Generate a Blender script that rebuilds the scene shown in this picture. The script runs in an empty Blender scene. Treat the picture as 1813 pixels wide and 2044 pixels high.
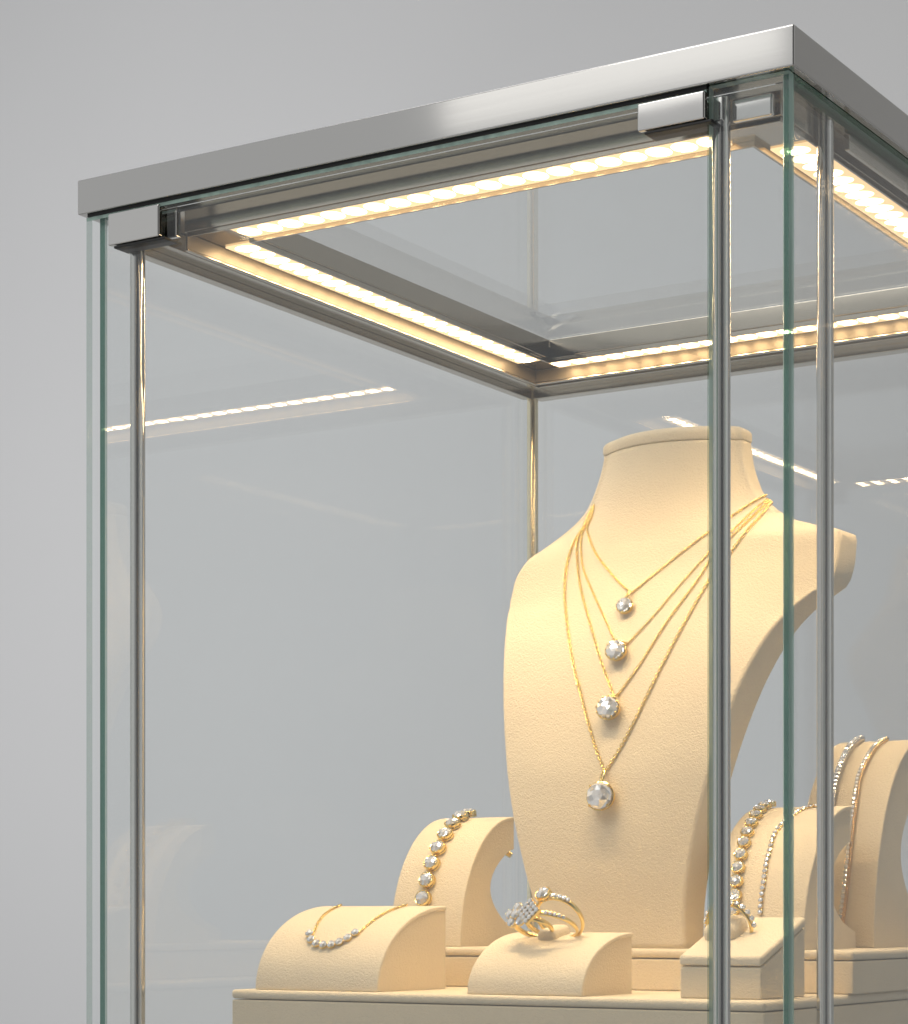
import bpy, bmesh, math, random
from mathutils import Vector, Matrix
from mathutils.bvhtree import BVHTree
random.seed(7)
scene = bpy.context.scene
COL = scene.collection
PI = math.pi

# ------------------------------------------------------------------ camera
# photo measured on a 1813 x 2044 sheet: focal length 4630, principal point (906, 1820)
FPX, PX, PY, PW, PH = 4630.0, 906.0, 1820.0, 1813.0, 2044.0
nrm = math.hypot(7406, 4630)
RIGHT = Vector((7406/nrm, 4630/nrm, 0)); FWD = Vector((-4630/nrm, 7406/nrm, 0))
CAM = -(RIGHT*((1585-PX)/FPX*1.3) + FWD*1.3)
cd = bpy.data.cameras.new('camera'); cam = bpy.data.objects.new('camera', cd); COL.objects.link(cam)
cam.matrix_world = Matrix(((RIGHT.x, 0, -FWD.x, CAM.x), (RIGHT.y, 0, -FWD.y, CAM.y), (0, 1, 0, CAM.z), (0, 0, 0, 1)))
cd.sensor_fit = 'AUTO'; cd.sensor_width = 36.0; cd.lens = 36.0*FPX/PH
cd.shift_y = (PY-PH/2)/PH; cd.shift_x = 0.0
cd.clip_start = 0.05; cd.clip_end = 100
scene.camera = cam

# ------------------------------------------------------------------ world and lamps
world = bpy.data.worlds.new('World'); scene.world = world; world.use_nodes = True
wn = world.node_tree; bg = wn.nodes['Background']
bg.inputs[1].default_value = 0.60
# a pale studio; dark zone added behind the camera for streaks on the posts
wt = wn.nodes.new('ShaderNodeTexCoord'); wd = wn.nodes.new('ShaderNodeVectorMath'); wd.operation = 'DOT_PRODUCT'
wd.inputs[1].default_value = (0.57, -0.822, 0.0)
wf = wn.nodes.new('ShaderNodeVectorMath'); wf.operation = 'MULTIPLY'; wf.inputs[1].default_value = (1, 1, 0)
wz = wn.nodes.new('ShaderNodeVectorMath'); wz.operation = 'NORMALIZE'
wn.links.new(wt.outputs['Generated'], wf.inputs[0]); wn.links.new(wf.outputs[0], wz.inputs[0]); wn.links.new(wz.outputs[0], wd.inputs[0])
wr = wn.nodes.new('ShaderNodeValToRGB'); wn.links.new(wd.outputs['Value'], wr.inputs[0])
wr.color_ramp.elements[0].position = 0.55; wr.color_ramp.elements[0].color = (0.95, 0.975, 1.0, 1)
wr.color_ramp.elements[1].position = 0.86; wr.color_ramp.elements[1].color = (0.38, 0.38, 0.385, 1)
for ps, v in ((0.955, 0.32), (0.975, 0.02)):
    el = wr.color_ramp.elements.new(ps); el.color = (v, v, v, 1)
wn.links.new(wr.outputs[0], bg.inputs[0])

def area(name, loc, aim, sx, sy, power, color):
    ld = bpy.data.lights.new(name, 'AREA'); ld.shape = 'RECTANGLE'; ld.size = sx; ld.size_y = sy
    ld.energy = power; ld.color = color
    o = bpy.data.objects.new(name, ld); COL.objects.link(o)
    o.location = loc
    o.rotation_euler = (Vector(aim)-Vector(loc)).to_track_quat('-Z', 'Y').to_euler()
    return o
area('softbox_lamp', (-1.06, -1.75, 1.52), (-1.06, 0, 1.52), 0.56, 0.70, 1.15, (1, 0.985, 0.965))
area('overhead_softbox_lamp', (-1.1, 0.75, 2.6), (-0.3, 0.2, 0.4), 1.1, 0.8, 12, (1, 0.99, 0.97))
area('front_fill_lamp', (-0.9, -2.3, 2.75), (-0.25, 0.15, 0.1), 1.5, 1.0, 32, (1, 0.975, 0.94))  # unseen fill added to brighten the suede fronts, clear of the glass reflections
area('wall_wash_lamp', (-2.9, 0.6, 0.9), (-2.9, 3.0, 0.3), 1.6, 2.6, 24, (0.97, 0.97, 1.0))

scene.view_settings.view_transform = 'Standard'
scene.view_settings.look = 'None'
scene.view_settings.exposure = 0.0
scene.view_settings.gamma = 1.0
scene.view_settings.use_curve_mapping = False
scene.render.engine = 'CYCLES'
cy = scene.cycles
cy.max_bounces = 18; cy.diffuse_bounces = 4; cy.glossy_bounces = 8; cy.transmission_bounces = 12; cy.transparent_max_bounces = 48
cy.caustics_reflective = True; cy.caustics_refractive = True; cy.blur_glossy = 0.4
cy.sample_clamp_indirect = 6.0
cy.use_denoising = True

# ------------------------------------------------------------------ materials
def mat(name):
    m = bpy.data.materials.new(name); m.use_nodes = True
    nt = m.node_tree; nt.nodes.clear()
    out = nt.nodes.new('ShaderNodeOutputMaterial')
    return m, nt, out
def N(nt, t, **kw):
    n = nt.nodes.new(t)
    for k, v in kw.items():
        if k in n.inputs: n.inputs[k].default_value = v
        else: setattr(n, k, v)
    return n
def principled(name, base, rough, metal=0.0, **kw):
    m, nt, out = mat(name)
    p = N(nt, 'ShaderNodeBsdfPrincipled'); p.inputs['Base Color'].default_value = (*base, 1)
    p.inputs['Roughness'].default_value = rough; p.inputs['Metallic'].default_value = metal
    for k, v in kw.items(): p.inputs[k].default_value = v
    nt.links.new(p.outputs[0], out.inputs[0])
    return m, nt, p
def coords(nt, scale=(1, 1, 1)):
    tc = N(nt, 'ShaderNodeTexCoord'); mp = N(nt, 'ShaderNodeMapping'); mp.inputs['Scale'].default_value = scale
    nt.links.new(tc.outputs['Object'], mp.inputs[0]); return mp
def metal(name, base, rough, brush=None, amt=0.06, bump=0.0):
    m, nt, p = principled(name, base, rough, 1.0)
    mp = coords(nt, brush or (40, 40, 40))
    nz = N(nt, 'ShaderNodeTexNoise'); nz.inputs['Scale'].default_value = 1.0; nz.inputs['Detail'].default_value = 3
    nt.links.new(mp.outputs[0], nz.inputs['Vector'])
    mr = N(nt, 'ShaderNodeMapRange'); mr.inputs['To Min'].default_value = max(0.01, rough-amt); mr.inputs['To Max'].default_value = rough+amt
    nt.links.new(nz.outputs[0], mr.inputs[0]); nt.links.new(mr.outputs[0], p.inputs['Roughness'])
    if bump:
        b = N(nt, 'ShaderNodeBump'); b.inputs['Strength'].default_value = bump; b.inputs['Distance'].default_value = 0.0004
        nt.links.new(nz.outputs[0], b.inputs['Height']); nt.links.new(b.outputs[0], p.inputs['Normal'])
    return m
M = {}
M['cap'] = metal('polished_nickel_cap', (0.55, 0.535, 0.51), 0.08, (6, 300, 500), 0.02, 0.002)
M['steel'] = metal('polished_steel', (0.66, 0.64, 0.61), 0.09, (30, 30, 30), 0.04)
M['tube'] = metal('steel_tube', (0.64, 0.62, 0.58), 0.08, (300, 300, 4), 0.03)
M['rail'] = metal('satin_rail_metal', (0.58, 0.52, 0.43), 0.16, (60, 60, 60), 0.05)  # base tinted warm in place of the strips' golden reflections
M['tube_glow_tint'] = metal('glow_tinted_satin_tube', (0.88, 0.78, 0.56), 0.20, (300, 300, 4), 0.04)  # golden strip light put into the base colour of the back left post
M['gold'] = metal('yellow_gold', (0.96, 0.75, 0.31), 0.15, (300, 300, 300), 0.06)
M['silver'] = metal('white_gold', (0.80, 0.77, 0.73), 0.16, (300, 300, 300), 0.06)
M['rose'] = metal('pale_rose_gold', (0.92, 0.68, 0.36), 0.18, (300, 300, 300), 0.06)
M['baffle'] = principled('dark_bronze_baffle', (0.16, 0.135, 0.10), 0.42, 0.6)[0]
M['black'] = principled('matte_black', (0.012, 0.012, 0.012), 0.5)[0]

def suede(name, base, bump=0.62, scale=700):
    m, nt, p = principled(name, base, 0.92)
    p.inputs['Specular IOR Level'].default_value = 0.15
    p.inputs['Sheen Weight'].default_value = 0.25; p.inputs['Sheen Roughness'].default_value = 0.5
    p.inputs['Sheen Tint'].default_value = (1.0, 0.93, 0.8, 1)
    mp = coords(nt)
    n1 = N(nt, 'ShaderNodeTexNoise'); n1.inputs['Scale'].default_value = scale; n1.inputs['Detail'].default_value = 1.5; n1.inputs['Distortion'].default_value = 0.9
    n2 = N(nt, 'ShaderNodeTexNoise'); n2.inputs['Scale'].default_value = 28; n2.inputs['Detail'].default_value = 4
    n3 = N(nt, 'ShaderNodeTexNoise'); n3.inputs['Scale'].default_value = 1500; n3.inputs['Detail'].default_value = 2
    for n in (n1, n2, n3): nt.links.new(mp.outputs[0], n.inputs['Vector'])
    ad = N(nt, 'ShaderNodeMath', operation='MULTIPLY_ADD'); ad.inputs[1].default_value = 0.2
    nt.links.new(n3.outputs[0], ad.inputs[0]); nt.links.new(n1.outputs[0], ad.inputs[2])
    b = N(nt, 'ShaderNodeBump'); b.inputs['Strength'].default_value = bump; b.inputs['Distance'].default_value = 0.0011
    nt.links.new(ad.outputs[0], b.inputs['Height']); nt.links.new(b.outputs[0], p.inputs['Normal'])
    mx = N(nt, 'ShaderNodeMix', data_type='RGBA')
    mx.inputs[6].default_value = (*[c*0.90 for c in base], 1); mx.inputs[7].default_value = (*[min(1, c*1.07) for c in base], 1)
    md = N(nt, 'ShaderNodeMath', operation='MULTIPLY_ADD'); md.inputs[1].default_value = 0.5
    nt.links.new(n1.outputs[0], md.inputs[0])
    m2 = N(nt, 'ShaderNodeMath', operation='MULTIPLY'); m2.inputs[1].default_value = 0.5
    nt.links.new(n2.outputs[0], m2.inputs[0]); nt.links.new(m2.outputs[0], md.inputs[2])
    nt.links.new(md.outputs[0], mx.inputs[0]); nt.links.new(mx.outputs[2], p.inputs['Base Color'])
    return m
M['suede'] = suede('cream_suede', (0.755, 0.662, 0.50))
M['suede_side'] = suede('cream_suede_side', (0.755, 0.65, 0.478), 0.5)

def pane_material():
    m, nt, out = mat('clear_glass_pane')
    lw = N(nt, 'ShaderNodeLayerWeight'); lw.inputs['Blend'].default_value = 0.5
    pw = N(nt, 'ShaderNodeMath', operation='POWER'); pw.inputs[1].default_value = 5.0
    nt.links.new(lw.outputs['Facing'], pw.inputs[0])
    ma = N(nt, 'ShaderNodeMath', operation='MULTIPLY_ADD'); ma.inputs[1].default_value = 0.95; ma.inputs[2].default_value = 0.050
    nt.links.new(pw.outputs[0], ma.inputs[0])
    tr = N(nt, 'ShaderNodeBsdfTransparent'); tr.inputs[0].default_value = (0.976, 0.983, 0.981, 1)
    gl = N(nt, 'ShaderNodeBsdfGlossy'); gl.inputs['Roughness'].default_value = 0.0; gl.inputs[0].default_value = (1, 1, 1, 1)
    mx = N(nt, 'ShaderNodeMixShader')
    nt.links.new(ma.outputs[0], mx.inputs[0]); nt.links.new(tr.outputs[0], mx.inputs[1]); nt.links.new(gl.outputs[0], mx.inputs[2])
    nt.links.new(mx.outputs[0], out.inputs[0]); return m
M['pane'] = pane_material()
def edge_material(name, col, tcol, fac):
    m, nt, out = mat(name)
    p = N(nt, 'ShaderNodeBsdfPrincipled'); p.inputs['Base Color'].default_value = (*col, 1); p.inputs['Roughness'].default_value = 0.12
    mp = coords(nt, (150, 150, 9)); nz = N(nt, 'ShaderNodeTexNoise'); nz.inputs['Scale'].default_value = 1.0
    nt.links.new(mp.outputs[0], nz.inputs['Vector'])
    cr = N(nt, 'ShaderNodeMix', data_type='RGBA'); cr.inputs[6].default_value = (*[c*0.55 for c in col], 1); cr.inputs[7].default_value = (*[c*1.5 for c in col], 1)
    nt.links.new(nz.outputs[0], cr.inputs[0]); nt.links.new(cr.outputs[2], p.inputs['Base Color'])
    t = N(nt, 'ShaderNodeBsdfTransparent'); t.inputs[0].default_value = (*tcol, 1)
    mx = N(nt, 'ShaderNodeMixShader'); mx.inputs[0].default_value = fac
    nt.links.new(p.outputs[0], mx.inputs[1]); nt.links.new(t.outputs[0], mx.inputs[2]); nt.links.new(mx.outputs[0], out.inputs[0]); return m
M['edge'] = edge_material('green_glass_edge', (0.022, 0.13, 0.085), (0.25, 0.58, 0.45), 0.14)
M['edge_clear'] = edge_material('clear_polished_glass_edge', (0.20, 0.32, 0.27), (0.86, 0.94, 0.91), 0.72)
M['edge_pale'] = edge_material('pale_green_glass_edge', (0.42, 0.56, 0.50), (0.85, 0.94, 0.90), 0.35)

def emis(name, col, s):
    m, nt, out = mat(name); e = N(nt, 'ShaderNodeEmission'); e.inputs[0].default_value = (*col, 1); e.inputs[1].default_value = s
    nt.links.new(e.outputs[0], out.inputs[0]); return m
M['diffuser'] = emis('led_diffuser', (1.0, 0.68, 0.36), 1.45)
M['led_core'] = emis('led_core', (1.0, 0.70, 0.38), 6.0)
M['led'] = emis('led_chip', (1.0, 0.73, 0.42), 58.0)

def diamond_material():
    m, nt, out = mat('diamond')
    g = N(nt, 'ShaderNodeBsdfGlass'); g.inputs['IOR'].default_value = 2.2; g.inputs['Roughness'].default_value = 0.02; g.inputs[0].default_value = (0.97, 0.985, 1, 1)
    s = N(nt, 'ShaderNodeBsdfGlossy'); s.inputs['Roughness'].default_value = 0.0; s.inputs[0].default_value = (0.95, 0.97, 1.0, 1)
    d = N(nt, 'ShaderNodeBsdfDiffuse'); d.inputs[0].default_value = (0.96, 0.97, 1.0, 1)
    mx = N(nt, 'ShaderNodeMixShader'); mx.inputs[0].default_value = 0.34
    nt.links.new(s.outputs[0], mx.inputs[1]); nt.links.new(d.outputs[0], mx.inputs[2])
    m2 = N(nt, 'ShaderNodeMixShader'); m2.inputs[0].default_value = 0.80
    nt.links.new(g.outputs[0], m2.inputs[1]); nt.links.new(mx.outputs[0], m2.inputs[2]); nt.links.new(m2.outputs[0], out.inputs[0]); return m
M['diamond'] = diamond_material()

def plaster(name, base):
    m, nt, p = principled(name, base, 0.85)
    mp = coords(nt); nz = N(nt, 'ShaderNodeTexNoise'); nz.inputs['Scale'].default_value = 1.1; nz.inputs['Detail'].default_value = 6
    nt.links.new(mp.outputs[0], nz.inputs['Vector'])
    mx = N(nt, 'ShaderNodeMix', data_type='RGBA'); mx.inputs[6].default_value = (*[c*0.965 for c in base], 1); mx.inputs[7].default_value = (*[c*1.03 for c in base], 1)
    nt.links.new(nz.outputs[0], mx.inputs[0]); nt.links.new(mx.outputs[2], p.inputs['Base Color'])
    n2 = N(nt, 'ShaderNodeTexNoise'); n2.inputs['Scale'].default_value = 220; n2.inputs['Detail'].default_value = 3
    nt.links.new(mp.outputs[0], n2.inputs['Vector'])
    b = N(nt, 'ShaderNodeBump'); b.inputs['Strength'].default_value = 0.08; b.inputs['Distance'].default_value = 0.001
    nt.links.new(n2.outputs[0], b.inputs['Height']); nt.links.new(b.outputs[0], p.inputs['Normal'])
    return m
M['wall'] = plaster('grey_wall', (0.70, 0.697, 0.69))
M['table'] = plaster('grey_tabletop', (0.50, 0.50, 0.50))

# ------------------------------------------------------------------ mesh helpers
def root_loc(o):
    v = Vector((0, 0, 0))
    while o is not None:
        v = v + o.location; o = o.parent
    return v
def obj(name, bm, mats, parent=None, smooth=False, angle=None):
    """links bm (world coordinates) as one mesh object under parent"""
    if parent is not None:
        bmesh.ops.translate(bm, vec=-root_loc(parent), verts=bm.verts)
    bmesh.ops.recalc_face_normals(bm, faces=bm.faces)
    me = bpy.data.meshes.new(name); bm.to_mesh(me); bm.free()
    for m in (mats if isinstance(mats, (list, tuple)) else [mats]): me.materials.append(m)
    if smooth:
        me.polygons.foreach_set('use_smooth', [True]*len(me.polygons))
        if angle: me.set_sharp_from_angle(angle=math.radians(angle))
    o = bpy.data.objects.new(name, me); COL.objects.link(o)
    if smooth and angle:
        wn_ = o.modifiers.new('weighted_normal', 'WEIGHTED_NORMAL'); wn_.keep_sharp = True; wn_.weight = 100; wn_.mode = 'FACE_AREA'
    if parent is not None: o.parent = parent
    return o
def tag(o, label=None, cat=None, group=None, kind=None):
    if label: o['label'] = label
    if cat: o['category'] = cat
    if group: o['group'] = group
    if kind: o['kind'] = kind
    return o
def empty(name, loc, label, cat, group=None):
    o = bpy.data.objects.new(name, None); COL.objects.link(o); o.location = loc; o.empty_display_size = 0.02
    return tag(o, label, cat, group)
def box(bm, x0, x1, y0, y1, z0, z1, bev=0.0, seg=2, mi=0):
    r = bmesh.ops.create_cube(bm, size=1)
    vs = r['verts']
    for v in vs:
        v.co = Vector((x0+(v.co.x+.5)*(x1-x0), y0+(v.co.y+.5)*(y1-y0), z0+(v.co.z+.5)*(z1-z0)))
    fs = list({f for v in vs for f in v.link_faces})
    if bev > 0:
        es = list({e for v in vs for e in v.link_edges})
        r = bmesh.ops.bevel(bm, geom=es, offset=bev, segments=seg, affect='EDGES', profile=0.5)
        fs = [f for f in r['faces']]
        if mi:
            for f in {g for f in fs for v in f.verts for g in v.link_faces}: f.material_index = mi
    elif mi:
        for f in fs: f.material_index = mi
    return bm
def B(*a, **k): return box(bmesh.new(), *a, **k)
def ring_frame(bm, X0, X1, Y0, Y1, x0, x1, y0, y1, z0, z1, bev=0.0, seg=2):
    """rectangular frame, outer X0..Y1, inner x0..y1"""
    o = [(X0, Y0), (X1, Y0), (X1, Y1), (X0, Y1)]; i = [(x0, y0), (x1, y0), (x1, y1), (x0, y1)]
    v = [[bm.verts.new((p[0], p[1], z)) for p in L] for L in (o, i) for z in (z0, z1)]
    ob, ot, ib, it = v
    for k in range(4):
        n = (k+1) % 4
        bm.faces.new((ob[k], ob[n], ot[n], ot[k])); bm.faces.new((ib[n], ib[k], it[k], it[n]))
        bm.faces.new((ot[k], ot[n], it[n], it[k])); bm.faces.new((ob[n], ob[k], ib[k], ib[n]))
    if bev:
        bm.normal_update()
        es = [e for e in bm.edges if len(e.link_faces) == 2 and e.calc_face_angle(0) > 0.5]
        bmesh.ops.bevel(bm, geom=es, offset=bev, segments=seg, affect='EDGES', profile=0.5)
    return bm
def cyl(bm, p0, p1, r0, r1=None, n=24, caps=True):
    p0 = Vector(p0); p1 = Vector(p1); r1 = r0 if r1 is None else r1
    d = (p1-p0).normalized(); u = d.orthogonal().normalized(); w = d.cross(u)
    a = []; b = []
    for k in range(n):
        c = u*math.cos(2*PI*k/n)+w*math.sin(2*PI*k/n)
        a.append(bm.verts.new(p0+c*r0)); b.append(bm.verts.new(p1+c*r1))
    for k in range(n): bm.faces.new((a[k], a[(k+1) % n], b[(k+1) % n], b[k]))
    if caps: bm.faces.new(a[::-1]); bm.faces.new(b)
    return bm
def prism_x(bm, prof, x0, x1, bev=0.0, seg=3, ang=0.6):
    """profile of (y, z) extruded along X, sharp edges rounded"""
    a = [bm.verts.new((x0, y, z)) for y, z in prof]; b = [bm.verts.new((x1, y, z)) for y, z in prof]
    n = len(prof)
    for k in range(n): bm.faces.new((a[k], a[(k+1) % n], b[(k+1) % n], b[k]))
    bm.faces.new(a[::-1]); bm.faces.new(b)
    if bev:
        bmesh.ops.recalc_face_normals(bm, faces=bm.faces); bm.normal_update()
        es = [e for e in bm.edges if e.calc_face_angle(0) > ang]
        bmesh.ops.bevel(bm, geom=es, offset=bev, segments=seg, affect='EDGES', profile=0.5, clamp_overlap=True)
    return bm
def catmull(pts, per=12):
    P = [Vector(p) for p in pts]; P = [P[0]*2-P[1]] + P + [P[-1]*2-P[-2]]
    out = []
    for i in range(1, len(P)-2):
        a, b, c, d = P[i-1:i+3]
        for k in range(per):
            t = k/per
            out.append(0.5*((2*b)+(c-a)*t+(2*a-5*b+4*c-d)*t*t+(3*b-a-3*c+d)*t**3))
    out.append(P[-2]); return out
def resample(pts, step, nor=None):
    L = [0.0]
    for a, b in zip(pts, pts[1:]): L.append(L[-1]+(b-a).length)
    n = max(2, int(L[-1]/step)); out = []; no = []; j = 0
    for k in range(n+1):
        s = L[-1]*k/n
        while j < len(L)-2 and L[j+1] < s: j += 1
        t = (s-L[j])/max(1e-9, L[j+1]-L[j])
        out.append(pts[j].lerp(pts[j+1], t))
        if nor: no.append(nor[j].lerp(nor[j+1], t).normalized())
    return (out, no) if nor else out
def sweep(bm, pts, nors, rfun, n=6, mi=0):
    """tube; rfun(k) -> (offset vector fn, radius)"""
    rings = []
    for k, p in enumerate(pts):
        t = (pts[min(k+1, len(pts)-1)]-pts[max(k-1, 0)]).normalized()
        nn = (nors[k]-t*nors[k].dot(t)).normalized(); bb = t.cross(nn)
        r, ou, ov = rfun(k)
        c = p+nn*ou+bb*ov
        rings.append([bm.verts.new(c+(nn*math.cos(2*PI*j/n)+bb*math.sin(2*PI*j/n))*r) for j in range(n)])
    for a, b in zip(rings, rings[1:]):
        for j in range(n):
            f = bm.faces.new((a[j], a[(j+1) % n], b[(j+1) % n], b[j])); f.material_index = mi
    bm.faces.new(rings[0][::-1]).material_index = mi; bm.faces.new(rings[-1]).material_index = mi
def rope(bm, pts, nors, r=0.00055, tw=0.00055, pitch=0.0034, strands=2, lift=0.001, beads=False):
    pts, nors = resample(pts, pitch/8, nors)
    for s in range(strands):
        def rf(k, s=s):
            a = 2*PI*(k/8+s/strands)
            return r*(1+0.42*math.sin(2*a)), lift+tw*math.cos(a), tw*math.sin(a)
        sweep(bm, pts, nors, rf, 5)
    return bm

def links(bm, pts, nors, a=0.00125, b=0.00080, r=0.00030, lift=0.0009):
    """cable chain: small oval wire links, each turned against the one before"""
    pts, nors = resample(pts, a*1.42, nors)
    for k, p in enumerate(pts):
        t = (pts[min(k+1, len(pts)-1)]-pts[max(k-1, 0)]).normalized()
        n = (nors[k]-t*nors[k].dot(t)).normalized(); s = t.cross(n)
        c = (s*0.88+n*0.48) if k % 2 else (s*0.48-n*0.88)
        c.normalize(); w = t.cross(c); o = p+n*lift; rings = []
        for i in range(10):
            q = 2*PI*i/10; e = t*math.cos(q)*a+c*math.sin(q)*b; d = (t*math.cos(q)*b+c*math.sin(q)*a).normalized()
            rings.append([bm.verts.new(o+e+(d*math.cos(2*PI*j/5)+w*math.sin(2*PI*j/5))*r) for j in range(5)])
        for i in range(10):
            A, Bq = rings[i], rings[(i+1) % 10]
            for j in range(5): bm.faces.new((A[j], A[(j+1) % 5], Bq[(j+1) % 5], Bq[j]))
    return bm

# ------------------------------------------------------------------ photo sheet -> rays (to find points ON modelled surfaces)
def ray(x, y): return (RIGHT*((x-PX)/FPX)+FWD+Vector((0, 0, (PY-y)/FPX))).normalized()
def hit(bvh, x, y):
    loc, no, idx, d = bvh.ray_cast(CAM, ray(x, y))
    return (loc, no) if loc is not None else (None, None)
def bvh_of(*objs):
    vs = []; fs = []
    for o in objs:
        off = len(vs); w = root_loc(o)
        vs += [v.co+w for v in o.data.vertices]; fs += [[off+i for i in p.vertices] for p in o.data.polygons]
    return BVHTree.FromPolygons(vs, fs)
def c4(x, y): return ((1000+.4412*x)*.9769, (850+.4412*y)*.9769)
def c5(x, y): return ((1000+.363*x)*.9769, (1350+.363*y)*.9769)
def c6(x, y): return ((440+.364*x)*.9769, (1600+.364*y)*.9769)
def c7(x, y): return ((1350+.3141*x)*.9769, (1450+.3141*y)*.9769)

# ================================================================== setting
WY = 2.9
o = obj('wall', B(-9, 7, WY, WY+0.1, -1.2, 6.0), M['wall']); tag(o, kind='structure')
ZB = -0.46
o = obj('tabletop', B(-2.6, 2.2, -0.9, 2.0, ZB-0.05, ZB, 0.004), M['table']); tag(o, kind='structure')

# ================================================================== display case
CW = -0.5275; CD = 0.605; ZC0, ZC1 = 0.4745, 0.498
case = empty('display_case', (CW/2, CD/2, ZB), 'tall glass showcase with a polished metal top frame and warm light strips inside', 'display case')
bm = ring_frame(bmesh.new(), CW, 0, 0, CD, CW+0.022, -0.022, 0.022, CD-0.022, ZC0, ZC1, 0.0011, 3)
obj('cap_frame', bm, M['cap'], case, True, 35)
LX0, LX1, LY0, LY1 = -0.459, -0.021, 0.030, 0.503     # outer outline of the light frame
W = 0.034
bm = ring_frame(bmesh.new(), CW+0.017, -0.0118, 0.0215, CD-0.0165, LX0+0.001, LX1-0.001, LY0+0.001, LY1-0.001, 0.4705, 0.4742)
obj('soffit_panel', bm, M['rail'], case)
# side panes
def pane(name, x0, x1, y0, y1, z0, z1, edge_axis, edge='edge'):
    bm = B(x0, x1, y0, y1, z0, z1)
    if edge_axis == 0:      # ground arris along the two front corners of a side pane
        es = [e for e in bm.edges if all(abs(v.co.y-y0) < 1e-5 for v in e.verts) and abs(e.verts[0].co.z-e.verts[1].co.z) > 0.1]
        bmesh.ops.bevel(bm, geom=es, offset=0.0011, segments=1, affect='EDGES')
    bm.normal_update()
    for f in bm.faces:
        a = abs(f.normal[edge_axis])
        if a < 0.5: f.material_index = 1
        elif a < 0.9: f.material_index = 2
    return obj(name, bm, [M['pane'], M[edge], M['edge_pale']], case)
ZG0 = ZB+0.02
pane('side_glass', -0.5170, -0.5105, 0.0102, 0.592, ZG0, ZC0-0.0004, 0)
pane('side_glass', -0.0118, -0.0050, 0.0102, 0.592, ZG0, ZC0-0.0004, 0)
pane('back_glass', -0.5100, -0.0123, 0.586, 0.592, ZG0, ZC0-0.0004, 1)
door = pane('door_glass', -0.5225, -0.0556, 0.0038, 0.0098, ZG0, 0.4726, 1, 'edge_clear')
obj('glass_edge', B(-0.5220, -0.0560, 0.0034, 0.0037, 0.4701, 0.4724), M['edge_pale'], door)
pane('fixed_glass', -0.0545, -0.0050, 0.0038, 0.0098, ZG0, 0.4740, 1, 'edge_pale')
pane('top_glass', CW+0.0225, -0.0225, 0.0225, CD-0.0225, 0.4748, 0.4798, 2, 'pane')
obj('black_strip', B(-0.5215, -0.0560, 0.0036, 0.0100, 0.4729, 0.4744), M['black'], case)  # thin black strip between the door top and the cap
# tubes
def tube(x, y, r=0.005, z1=0.4704, m='tube'):
    obj('upright_post', cyl(bmesh.new(), (x, y, ZG0), (x, y, z1), r), M[m], case, True, 40)
tube(-0.4885, 0.0170, 0.0052); tube(-0.0530, 0.0170, 0.0054); tube(-0.0173, 0.0850, 0.0051)
tube(-0.5040, 0.5780, 0.0050, m='tube_glow_tint'); tube(-0.0185, 0.5780, 0.0050)
# rails along the left, right and back panes
def rail(name, prof_boxes):
    bm = bmesh.new()
    for b in prof_boxes: box(bm, *b, bev=0.0008, seg=2)
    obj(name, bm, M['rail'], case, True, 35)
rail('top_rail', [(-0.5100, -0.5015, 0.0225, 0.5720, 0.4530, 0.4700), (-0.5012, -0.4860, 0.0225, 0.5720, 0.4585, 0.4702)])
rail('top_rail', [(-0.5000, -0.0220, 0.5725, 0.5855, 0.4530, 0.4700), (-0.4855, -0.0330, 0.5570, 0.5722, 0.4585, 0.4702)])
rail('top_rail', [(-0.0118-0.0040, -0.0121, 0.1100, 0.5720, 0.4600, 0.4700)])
# light frame and strips
ZL = 0.4590
bm = ring_frame(bmesh.new(), LX0, LX1, LY0, LY1, LX0+W, LX1-W, LY0+W, LY1-W, ZL, 0.4744, 0.0010, 2)
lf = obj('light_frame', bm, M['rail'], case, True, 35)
bm = bmesh.new()
box(bm, LX0+0.0008, LX0+0.0022, LY0+0.0008, LY1-0.0008, ZL-0.0105, ZL-0.0001, 0.0003, 1)
box(bm, LX0+0.0024, LX1-0.0008, LY1-0.0022, LY1-0.0008, ZL-0.0105, ZL-0.0001, 0.0003, 1)
obj('baffle', bm, M['baffle'], lf)  # blades added to keep the strips out of the left and back pane reflections
bm = bmesh.new()
box(bm, LX0+0.0004, LX0+0.0034, LY0+0.0008, LY1-0.0004, ZL-0.0126, ZL-0.0107, 0.0007, 2)
box(bm, LX0+0.0037, LX1-0.0008, LY1-0.0034, LY1-0.0004, ZL-0.0126, ZL-0.0107, 0.0007, 2)
box(bm, LX0+0.0024, LX1-0.0008, LY0+0.0008, LY0+0.0022, ZL-0.0030, ZL-0.0001, 0.0003, 1)
box(bm, LX1-0.0022, LX1-0.0008, LY0+0.0024, LY1-0.0024, ZL-0.0030, ZL-0.0001, 0.0003, 1)
ring_frame(bm, LX0+W-0.0026, LX1-W+0.0026, LY0+W-0.0026, LY1-W+0.0026, LX0+W-0.0008, LX1-W+0.0008, LY0+W-0.0008, LY1-W+0.0008, ZL-0.0035, ZL-0.0001)
obj('channel_lip', bm, M['rail'], lf, True, 35)
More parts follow.
